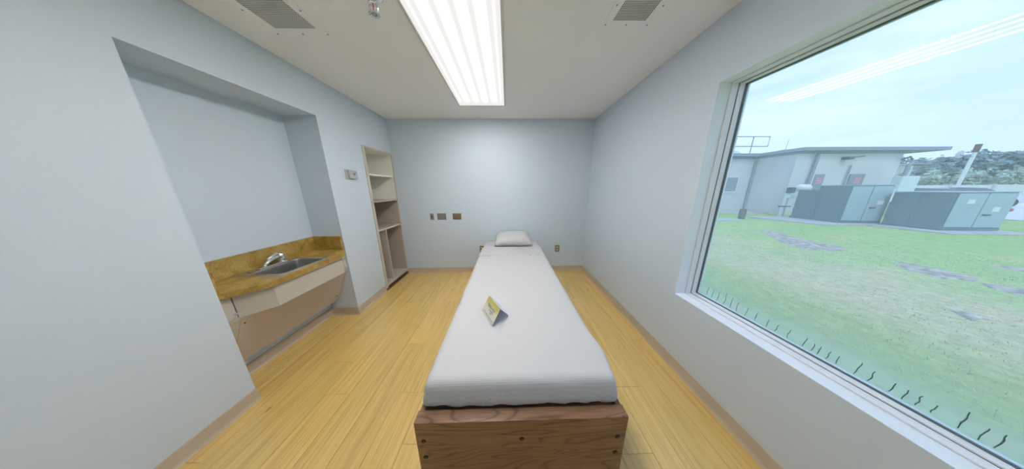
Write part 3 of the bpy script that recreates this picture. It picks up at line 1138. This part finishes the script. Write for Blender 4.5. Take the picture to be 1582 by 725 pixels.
def ground_mat():
    m, t, b, o = newmat('lawn')
    v = coord(t)
    n1 = nd(t, 'ShaderNodeTexNoise', Scale=.55, Detail=4, Roughness=.6, Distortion=.3)
    n2 = nd(t, 'ShaderNodeTexNoise', Scale=9, Detail=5, Roughness=.7)
    for n in (n1, n2):
        t.links.new(v, n.inputs[0])
    geo = nd(t, 'ShaderNodeNewGeometry')
    sp_ = nd(t, 'ShaderNodeSeparateXYZ')
    t.links.new(geo.outputs['Position'], sp_.inputs[0])
    wob = nd(t, 'ShaderNodeMath', _operation='MULTIPLY_ADD')
    t.links.new(n1.outputs[0], wob.inputs[0])
    wob.inputs[1].default_value = 2.2
    t.links.new(sp_.outputs[0], wob.inputs[2])
    band = nd(t, 'ShaderNodeMapRange')
    band.inputs['From Min'].default_value = 3
    band.inputs['From Max'].default_value = 15
    t.links.new(wob.outputs[0], band.inputs[0])
    # worn strip along the building, then lusher turf
    cb_ = ramp(t, band.outputs[0], [(0, (.30, .45, .18)), (.10, (.22, .40, .09)), (.17, (.32, .48, .15)), (.28, (.56, .54, .31)), (.40, (.58, .56, .32)),
                                   (.52, (.42, .58, .22)), (1, (.38, .58, .19))])
    c0 = ramp(t, n1.outputs[0], [(.33, (1.25, 1.02, 1.1)), (.5, (1, 1, 1)), (.65, (.90, 1.0, .9))])
    m0 = nd(t, 'ShaderNodeMixRGB', _blend_type='MULTIPLY')
    m0.inputs[0].default_value = 1
    t.links.new(cb_, m0.inputs[1])
    t.links.new(c0, m0.inputs[2])
    c1 = m0.outputs[0]
    c2 = ramp(t, n2.outputs[0], [(.3, (.62, .62, .6)), (.65, (1.12, 1.12, 1.1))])
    mm = nd(t, 'ShaderNodeMixRGB', _blend_type='MULTIPLY')
    mm.inputs[0].default_value = .8
    t.links.new(c1, mm.inputs[1])
    t.links.new(c2, mm.inputs[2])
    t.links.new(mm.outputs[0], b.inputs['Base Color'])
    b.inputs['Roughness'].default_value = .95
    b.inputs['Specular IOR Level'].default_value = .1
    bump(t, b, n2.outputs[0], .8, .05)
    return m


LAWN = ground_mat()
bm = bmesh.new()
xs = [XW + .02, 4, 8, 14, 24, 40, 80, 160, 300]
ysg = [-160, -60, -20, -6, 0, 4, 8, 12, 18, 30, 60, 140, 240]
gv = [[bm.verts.new((x, y, GZ)) for y in ysg] for x in xs]
for i in range(len(xs) - 1):
    for j in range(len(ysg) - 1):
        bm.faces.new((gv[i][j], gv[i + 1][j], gv[i + 1][j + 1], gv[i][j + 1]))
for v in list(bm.verts):
    pass
ext = bmesh.ops.extrude_face_region(bm, geom=list(bm.faces))
bmesh.ops.translate(bm, verts=[q for q in ext['geom'] if isinstance(q, bmesh.types.BMVert)], vec=(0, 0, -.3))
bmesh.ops.recalc_face_normals(bm, faces=bm.faces)
tag(obj('ground', bm, LAWN), 'wide green lawn outside the window', kind='structure')

CONC = plain('pale_concrete', (.46, .48, .47, 1), .85, vary=.12, scale=3)
GRAVEL = plain('grey_gravel', (.40, .365, .30, 1), .95, vary=.6, scale=9, bstr=.9, bscale=25, bdist=.03)


PATCHES = []


def patch(poly, label):
    PATCHES.append(poly)
    # irregular low mound of gravel
    cxx = sum(p[0] for p in poly) / len(poly)
    cyy = sum(p[1] for p in poly) / len(poly)
    pts = []
    n = len(poly)
    for i in range(n):
        a, b = Vector(poly[i]), Vector(poly[(i + 1) % n])
        for k_ in range(4):
            q = a.lerp(b, k_ / 4)
            w_ = .10 * noise.noise((q.x * 5, q.y * 5, 1))
            pts.append((q.x + w_, q.y + w_))
    bm = bmesh.new()
    rings = []
    for s, z in ((1, GZ), (.9, GZ + .012), (.6, GZ + .022)):
        rings.append([bm.verts.new((cxx + (x - cxx) * s, cyy + (y - cyy) * s, z + .008 * noise.noise((x * 9 * s, y * 9 * s, s)) * (s < 1))) for x, y in pts])
    m_ = len(pts)
    for r0, r1 in zip(rings, rings[1:]):
        for i in range(m_):
            bm.faces.new((r0[i], r0[(i + 1) % m_], r1[(i + 1) % m_], r1[i]))
    bm.faces.new(rings[-1])
    bmesh.ops.recalc_face_normals(bm, faces=bm.faces)
    tag(obj('gravel_patch', bm, GRAVEL), label, 'gravel', 'bare gravel patches in the lawn')


patch([(10.11, 7.32), (10.40, 7.06), (9.82, 6.15), (9.54, 5.36), (9.36, 4.79), (8.63, 4.60), (8.13, 4.84), (8.50, 5.55)],
      'largest bare gravel patch in the lawn, in front of the first green cabinet')
patch([(8.72, 3.86), (8.92, 3.77), (8.86, 3.39), (8.69, 3.03), (8.40, 2.94), (8.0, 3.05), (8.10, 3.42)],
      'bare gravel patch in the middle of the lawn before the second cabinet')
patch([(10.41, 3.67), (10.63, 3.42), (10.6, 2.9), (10.23, 3.0), (10.17, 3.47)], 'narrow bare gravel strip at the far right of the lawn')
patch([(8.34, 2.91), (8.51, 2.66), (8.3, 2.2), (7.87, 2.33), (8.02, 2.70)], 'pale worn gravel patch at the right beyond the middle one')
patch([(6.13, 2.23), (6.19, 2.10), (6.11, 1.95), (5.9, 2.01)], 'smallest bare patch of gravel, nearest the window')

# grass blades near the building
bladem, t_, b_, o_ = newmat('grass_blade')
oi = nd(t_, 'ShaderNodeNewGeometry')
t_.links.new(ramp(t_, oi.outputs['Random Per Island'], [(0, (.32, .52, .22)), (.55, (.38, .57, .26)), (.8, (.46, .57, .30)), (1, (.54, .56, .36))]), b_.inputs['Base Color'])
b_.inputs['Roughness'].default_value = .7
vs, fs = [], []
G = random.Random(3)


def in_patch(x, y):
    for poly in PATCHES:
        hit = False
        for (xa, ya), (xb, yb) in zip(poly, poly[1:] + poly[:1]):
            if (ya > y) != (yb > y) and x < xa + (y - ya) * (xb - xa) / (yb - ya):
                hit = not hit
        if hit:
            return True
    return False


for i in range(30000):
    f = G.random() ** 1.5
    x = XW + .5 + 9.5 * f
    y = G.uniform(-.6, 7.5)
    if in_patch(x, y):
        continue
    dens = noise.noise((x * .5, y * .5, 2))
    hgt = G.uniform(.014, .030) * (1 + .5 * dens) * (1.5 if x < 4.6 else 1)
    a = G.uniform(0, 6.283)
    wd = G.uniform(.002, .004) * (1 + .10 * (x - XW))
    dx, dy = math.cos(a) * wd, math.sin(a) * wd
    lx, ly = G.gauss(0, .02), G.gauss(0, .02)
    n0 = len(vs)
    vs += [(x - dx, y - dy, GZ), (x + dx, y + dy, GZ), (x + lx, y + ly, GZ + hgt)]
    fs.append((n0, n0 + 1, n0 + 2))
me = bpy.data.meshes.new('grass')
me.from_pydata(vs, [], fs)
me.materials.append(bladem)
go = bpy.data.objects.new('grass', me)
C.objects.link(go)
tag(go, 'short green grass blades growing on the lawn', 'grass', kind='stuff')

# pads and walk
tag(obj('concrete_pad', prism([(13.55, 10.75), (13.9, 7.95), (17.2, 7.85), (17.4, 9.9)], GZ, GZ + .06), CONC, bevel=.01), 'concrete pad under the first green utility cabinet', 'concrete pad')
tag(obj('concrete_pad', prism([(15.65, 7.82), (15.5, 6.15), (18.1, 5.9), (18.4, 7.82)], GZ, GZ + .05), CONC, bevel=.01), 'concrete pad under the second green utility cabinet', 'concrete pad')
tag(obj('concrete_walk', prism([(9.0, 9.5), (12.0, 9.35), (12.3, 9.9), (9.0, 10.6)], GZ, GZ + .05), CONC, bevel=.01), 'concrete walk beside the short dark post', 'walkway')
tag(obj('concrete_apron', prism([(12.5, 12.2), (16.85, 11.9), (16.85, 13.05), (12.5, 13.05)], GZ, GZ + .05), CONC, bevel=.01), 'concrete strip at the foot of the white building', 'walkway')
tag(obj('driveway', prism([(24.6, 9.2), (24.0, 5.0), (52, 5), (48, 21), (44, 19)], GZ, GZ + .04), plain('bright_driveway', (.66, .67, .67, 1), .8), bevel=.005), 'pale driveway behind the second cabinet', 'driveway')

# utility cabinets
GREEN_D = plain('dark_green_steel', (.085, .17, .20, 1), .45, vary=.08, scale=2)
GREEN_L = plain('pale_green_steel', (.33, .46, .50, 1), .4, vary=.06, scale=2)
STICK = plain('pale_sticker', (.72, .78, .70, 1), .5)
LATCH = plain('dark_latch', (.05, .07, .08, 1), .5)


def cabinet(corner, ang, length, width, h0, h1, low, label):
    """corner: front corner on the ground; side runs back by `length`, doors run right by `width`"""
    M = Matrix.Translation((*corner, GZ + .012)) @ Matrix.Rotation(math.radians(ang), 4, 'Z')
    c0 = thing('utility_cabinet', (corner[0], corner[1], GZ + .06), label, 'utility cabinet', 'green utility cabinets on the lawn')

    def cb(name, b, mat, par=c0, bev=.01):
        bm = bmesh.new()
        add_box(bm, *b, M)
        return obj(name, bm, mat, par, bevel=bev, seg=1)
    if low:
        cb('body', (0, width, .0, length - low, .06, h1), GREEN_D)
        cb('rear_section', (.06, width - .06, length - low, length, .06, h0), GREEN_D)
        cb('lid', (-.03, width + .03, -.03, length - low, h1, h1 + .03), GREEN_L)
    else:
        cb('body', (0, width, 0, length * .55, .06, h1), GREEN_D)
        cb('rear_section', (.0, width, length * .55, length, .06, h1 - .01), GREEN_D)
        cb('lid', (-.03, width + .03, -.03, length, h1, h1 + .03), GREEN_L)
    cb('side_trim', (-.02, 0, length * .5 - .02, length * .5 + .02, .08, h1 - .02), GREEN_D)
    cb('sill', (-.01, width + .01, -.02, length, 0.05, .14), GREEN_D)
    for i in range(2):
        w0, w1 = width * (.02 + .49 * i), width * (.02 + .49 * i + .47)
        d = cb('door', (w0, w1, -.035, -.001, .16, h1 - .03), GREEN_L)
        if i == 1:
            hd = cb('handle', (w0 + .08, w0 + .28, -.08, -.036, h1 * .42, h1 * .42 + .05), LATCH, d, .005)
            cb('sticker', (w0 + .30, w0 + .52, -.040, -.036, h1 * .52, h1 * .52 + .17), STICK, d, 0)
        elif not low:
            cb('sticker', (w0 + .32, w0 + .54, -.040, -.036, h1 * .72, h1 * .72 + .15), STICK, d, 0)
    return c0


cabinet((15.08, 8.25), -9, 1.78, 1.50, 1.50, 1.70, .80, 'first green utility cabinet, with a lower dark rear section')
cabinet((16.15, 6.62), -6, 1.22, 1.80, 1.40, 1.42, 0, 'second green utility cabinet, with two pale stickers, nearer the driveway')

# white building
BW = plain('white_stucco', (.60, .61, .60, 1), .9, vary=.05, scale=1, bstr=.3, bscale=20)
FASC = plain('blue_grey_fascia', (.23, .30, .34, 1), .6)
BDOOR = plain('grey_door', (.24, .27, .30, 1), .6)
PINK = plain('pink_sign', (.75, .28, .38, 1), .6)
PIPE = plain('grey_conduit', (.28, .32, .34, 1), .5)
nb = thing('white_building', (20, 13, GZ), 'low white stucco building with flat blue-grey roof', 'building')
obj('wall', B((16.95, 23.4, 11.5, 20, GZ, 3.30)), BW, nb)
obj('wall', B((8.0, 16.95, 13.4, 20, GZ, 3.30)), BW, nb)
obj('pilaster', B((16.90, 17.6, 11.46, 11.5, GZ, 3.30)), BW, nb)
obj('roof', B((16.75, 25.4, 11.15, 20.2, 3.42, 3.60), (7.8, 16.75, 13.1, 20.2, 3.42, 3.60)), FASC, nb)
obj('soffit_band', B((16.88, 23.5, 11.42, 20, 3.30, 3.42), (8, 16.88, 13.33, 20, 3.30, 3.42)), FASC, nb)
for x0, x1 in ((18.15, 18.95), (20.55, 21.45)):
    d = obj('door', B((x0, x1, 11.44, 11.5, GZ, 2.15)), BDOOR, nb, bevel=.01)
    for r in range(3):
        obj('pink_notice', B((x0 + .32, x0 + .50 + .04 * (r % 2), 11.43, 11.44, 1.60 + r * .13, 1.69 + r * .13)), PINK, d)
        obj('pink_notice', B((x0 + .54, x0 + .68, 11.43, 11.44, 1.60 + r * .13, 1.69 + r * .13)), PINK, d)
w_ = obj('window', B((14.7, 16.02, 13.34, 13.4, 1.08, 2.17)), plain('white_frame', (.75, .78, .8, 1), .5), nb, bevel=.01)
obj('pane', B((14.78, 15.94, 13.325, 13.34, 1.16, 2.09)), plain('far_glass', (.25, .30, .32, 1), .2), w_)
obj('downpipe', T([(18.05, 11.40, 3.28), (18.05, 11.38, 3.1), (17.98, 11.38, 1.2), (17.98, 11.38, GZ)], .07), PIPE, nb)
obj('conduit', T([(18.22, 11.42, 3.28), (18.16, 11.42, .5)], .035), plain('white_conduit', (.7, .73, .75, 1), .5), nb)
obj('conduit', T([(20.3, 11.42, 2.65), (20.3, 11.42, .2)], .035), PIPE, nb)
obj('conduit', T([(16.88, 13.32, 3.2), (16.88, 13.32, GZ)], .05), PIPE, nb)
lp = obj('wall_lamp', B((19.65, 19.95, 11.2, 11.5, 2.95, 3.10)), LATCH, nb, bevel=.02)
obj('lamp_arm', T([(19.9, 11.3, 3.05), (20.5, 11.2, 3.12)], .025), LATCH, lp)
obj('wall_bracket', T([(23.2, 11.4, 2.95), (23.45, 11.3, 3.1), (23.45, 11.2, 2.9)], .04), LATCH, nb)
obj('roof_railing', T([(13.5, 14.5, 3.6), (13.5, 14.5, 4.95), (18.9, 14.5, 4.95), (18.9, 14.5, 4.3), (13.5, 14.5, 4.3)], .03, 6), PIPE, nb)
for xx in (16.4, 17.7):
    obj('railing_post', T([(xx, 14.5, 3.6), (xx, 14.5, 4.95)], .03, 6), PIPE, nb)
for xx, yy, rr in ((16.2, 14.3, .42), (19.0, 13.6, .40), (18.3, 13.6, .22)):
    obj('roof_vent', lathe([(rr, 3.6), (rr * .95, 3.6 + rr * .4), (rr * .6, 3.6 + rr * .75), (.02, 3.6 + rr * .85)], 14, (xx, yy, 0)), plain('vent_cap', (.55, .6, .62, 1), .5), nb, smooth=True)
obj('antenna', T([(17.5, 12.5, 3.6), (17.55, 12.5, 4.3)], .012, 5), PIPE, nb)

# electrical gear by the building's right end and left of the cabinet
ec = thing('electrical_box', (22.0, 10.6, GZ), 'pale electrical box on a riser post at the end of the white building', 'electrical box')
PALE = plain('pale_enamel', (.62, .72, .70, 1), .5)
obj('enclosure', B((21.6, 22.6, 10.35, 10.65, .95, 1.95)), PALE, ec, bevel=.03)
obj('enclosure', B((21.2, 21.9, 10.4, 10.65, .55, 1.30)), PALE, ec, bevel=.03)
obj('riser', T([(21.9, 10.5, GZ), (21.9, 10.5, 2.55), (22.1, 10.5, 2.7)], .06), PIPE, ec)
obj('riser', T([(22.1, 10.5, GZ), (22.1, 10.5, 2.5)], .05), PALE, ec)
ev = thing('electrical_riser', (16.2, 10.9, GZ), 'pale pipe riser with white valve boxes left of the first cabinet', 'pipe')
obj('riser', T([(15.75, 10.6, GZ), (15.75, 10.6, 1.35)], .10), PALE, ev)
obj('box', B((15.65, 15.95, 10.4, 10.6, .80, 1.05)), PALE, ev, bevel=.02)
obj('box', B((15.6, 15.85, 10.4, 10.6, 1.10, 1.40)), LATCH, ev, bevel=.02)
obj('white_fitting', lathe([(.12, 0), (.2, .1), (.2, .5), (.12, .62)], 12, (16.1, 10.5, 1.36), 'X'), STICK, ev, smooth=True)
obj('cross_pipe', T([(15.3, 10.5, .35), (16.0, 10.5, .35)], .03), LATCH, ev)

bo = thing('bollard', (12.65, 9.97, GZ), 'short dark post on the lawn beside the walk', 'post')
obj('post', lathe([(.13, GZ), (.13, .25), (.11, .29), (.04, .31)], 12, (12.65, 9.97, 0)), plain('dark_post', (.10, .11, .10, 1), .8), bo)

# hydrant by the driveway
RED = plain('red_paint', (.45, .04, .08, 1), .5)
hy = thing('fire_hydrant', (24.2, 9.0, GZ), 'small dark hydrant with red side valves by the driveway', 'hydrant')
obj('barrel', lathe([(.30, GZ), (.30, GZ + .06), (.20, GZ + .08), (.20, GZ + .55), (.26, GZ + .58), (.22, GZ + .72), (.08, GZ + .80)], 12, (24.2, 9.0, 0)), plain('rust_brown', (.13, .07, .06, 1), .7), hy, smooth=True)
obj('side_valve', lathe([(.10, -.75), (.10, -.62), (.05, -.6), (.05, .6), (.10, .62), (.10, .75)], 10, (24.2, 8.95, GZ + .48), 'X'), RED, hy)

# far fence, hedge, trees
FW = plain('white_fence_panel', (.66, .70, .70, 1), .7)
fc = thing('white_fence', (58, 17, GZ), 'long pale panel fence in front of the hedge', 'fence')
fa_, fb_ = Vector((50.5, 23.5)), Vector((70, 12))
nf = 9
for i in range(nf):
    a, b = fa_.lerp(fb_, i / nf), fa_.lerp(fb_, (i + 1) / nf)
    ang = math.atan2(b.y - a.y, b.x - a.x)
    L_ = (b - a).length
    M = Matrix.Translation((a.x, a.y, GZ)) @ Matrix.Rotation(ang, 4, 'Z')
    bm = bmesh.new()
    add_box(bm, .1, L_ - .1, -.03, .03, 0, 1.75, M)
    obj('panel', bm, FW, fc)
    bm = bmesh.new()
    add_box(bm, -.1, .1, -.08, .08, 0, 1.85, M)
    obj('post', bm, plain('fence_post', (.50, .55, .56, 1), .7), fc)


def leaf_mat(name, a, b):
    m, t_, bb, o = newmat(name)
    g = nd(t_, 'ShaderNodeNewGeometry')
    t_.links.new(ramp(t_, g.outputs['Random Per Island'], [(0, a), (1, b)]), bb.inputs['Base Color'])
    bb.inputs['Roughness'].default_value = .8
    return m


LEAF_H = leaf_mat('hedge_leaves', (.36, .48, .38), (.54, .66, .52))
LEAF_T = leaf_mat('tree_leaves', (.14, .24, .25), (.25, .37, .35))
BARK = plain('bark', (.16, .13, .11, 1), .9)
GL = random.Random(11)


def leaves(c, rx, ry, rz, n, size, mat, name, parent):
    vs, fs = [], []
    for i in range(n):
        a, zz = GL.uniform(0, 6.283), GL.uniform(-1, 1)
        r = math.sqrt(1 - zz * zz)
        d = Vector((r * math.cos(a), r * math.sin(a), zz))
        k_ = (.72 + .38 * noise.noise(d * 2.2 + Vector(c) * .37)) * GL.uniform(.75, 1.05)
        p = Vector((c[0] + d.x * rx * k_, c[1] + d.y * ry * k_, c[2] + d.z * rz * k_))
        u_ = Vector((GL.gauss(0, 1), GL.gauss(0, 1), GL.gauss(0, 1))).normalized()
        v_ = u_.orthogonal().normalized()
        s = size * GL.uniform(.6, 1.4)
        n0 = len(vs)
        vs += [p - u_ * s, p - v_ * s * .6, p + u_ * s, p + v_ * s * .6]
        fs.append((n0, n0 + 1, n0 + 2, n0 + 3))
    me = bpy.data.meshes.new(name)
    w0 = WL[parent.name]
    me.from_pydata([(v - w0) for v in vs], [], fs)
    me.materials.append(mat)
    o = bpy.data.objects.new(name, me)
    C.objects.link(o)
    o.parent = parent
    WL[o.name] = w0
    return o


shrub_words = ['closest to the white building', 'second from the white building', 'middle one of the row', 'right of the white pole',
               'furthest right in view']
for i, wd_ in enumerate(shrub_words):
    x, y = 58.0 + .75 * i, 28.0 - 1.92 * i
    s = thing('hedge_shrub', (x, y, GZ), 'grey-green hedge shrub behind the pale fence, ' + wd_, 'shrub', 'hedge shrubs behind the fence')
    leaves((x, y, 1.55), 2.2, 1.15, 2.55, 1700, .17, LEAF_H, 'foliage', s)
    obj('stem', T([(x, y, GZ), (x + .1, y, 1.4)], [.12, .05], 6), BARK, s)
tree_spots = [(90, 42.5, 7.6, 'low dark tree just right of the white building'), (104, 47.0, 7.6, 'low dark tree left of the white pole'),
              (75, 32.0, 6.7, 'rounded dark tree behind the white pole'), (98, 40.0, 8.7, 'tall dark tree right of the white pole'),
              (83, 32.0, 7.0, 'dark tree second from the right edge of the window view'), (108, 40.0, 8.8, 'dark tree at the right edge of the window view')]
for x, y, h, l in tree_spots:
    s = thing('tree', (x, y, GZ), l, 'tree', 'trees beyond the hedge')
    obj('trunk', T([(x, y, GZ), (x + .2, y, h * .4), (x, y + .2, h * .75)], [.35, .25, .1], 7), BARK, s)
    leaves((x, y, h * .58), h * .56, h * .46, h * .45, 1900, .34, LEAF_T, 'crown', s)
fh = thing('far_building', (76, 36.5, GZ), 'pale low building showing above the hedge', 'building')
obj('wall', B((73.5, 78.5, 35, 38, GZ, 5.2)), plain('pale_wall', (.5, .54, .53, 1), .8), fh)
obj('roof', B((73.3, 78.7, 34.8, 38.2, 5.2, 5.5)), plain('pale_roof', (.42, .46, .46, 1), .8), fh)
pw = thing('utility_pole', (56, 23.2, GZ), 'white pole with dark brown tip and round sign rising above the hedge', 'pole')
obj('pole', T([(56, 23.2, GZ), (56, 23.2, 5.3)], .14, 8), plain('white_pole', (.75, .78, .78, 1), .6), pw)
obj('pole_tip', T([(56, 23.2, 5.3), (56, 23.2, 6.2)], .2, 8), plain('brown_tip', (.16, .09, .08, 1), .8), pw)
obj('sign', lathe([(.45, -.05), (.45, .05)], 14, (54.9, 23.5, 5.1), 'Y'), plain('pale_sign', (.6, .6, .66, 1), .6), pw)
obj('sign_arm', T([(54.6, 23.3, 5.0), (56, 23.2, 4.8)], .05, 6), PIPE, pw)


# parked cars between the cabinets and the fence
def car(x, y, ang, col, label):
    c0 = thing('car', (x, y, GZ + .04), label, 'car', 'parked cars beyond the cabinets')
    M = Matrix.Translation((x, y, GZ + .04)) @ Matrix.Rotation(math.radians(ang), 4, 'Z')

    def loft(prof, hw, hw_top, ztop, name, mat):
        bm = bmesh.new()
        rows = []
        for s in (-1, 1):
            rows.append([bm.verts.new(M @ Vector((px, s * (hw if pz < ztop else hw_top), pz))) for px, pz in prof])
        bm.faces.new(rows[0])
        bm.faces.new(rows[1][::-1])
        n_ = len(prof)
        for i in range(n_):
            bm.faces.new((rows[0][i], rows[1][i], rows[1][(i + 1) % n_], rows[0][(i + 1) % n_]))
        bmesh.ops.recalc_face_normals(bm, faces=bm.faces)
        return obj(name, bm, mat, c0, bevel=.05)
    loft([(-2.2, .3), (2.2, .3), (2.25, .6), (2.1, .85), (1.0, 1.0), (-1.7, 1.02), (-2.2, .95)], .88, .82, .9, 'body', col)
    loft([(1.05, 1.0), (.35, 1.42), (-1.0, 1.46), (-1.75, 1.02)], .80, .62, 1.2, 'cabin', plain('tinted_glass', (.10, .13, .16, 1), .15))
    loft([(.38, 1.44), (-1.02, 1.48), (-1.0, 1.52), (.34, 1.48)], .63, .63, 9, 'roof', col)
    for px in (-1.35, 1.4):
        for s in (-1, 1):
            bm = lathe([(.2, -.1), (.32, -.1), (.32, .1), (.2, .1)], 16, (0, 0, 0), 'Y')
            bmesh.ops.transform(bm, matrix=M @ Matrix.Translation((px, s * .80, .32)), verts=bm.verts)
            obj('wheel', bm, plain('tyre', (.03, .03, .03, 1), .9), c0)


car(30.5, 13.6, -20, plain('white_car_paint', (.75, .77, .78, 1), .25), 'white car parked beyond the first cabinet, nearer the building')
car(37.5, 15.2, -20, plain('silver_car_paint', (.62, .66, .68, 1), .25), 'silver car parked beyond the second cabinet')
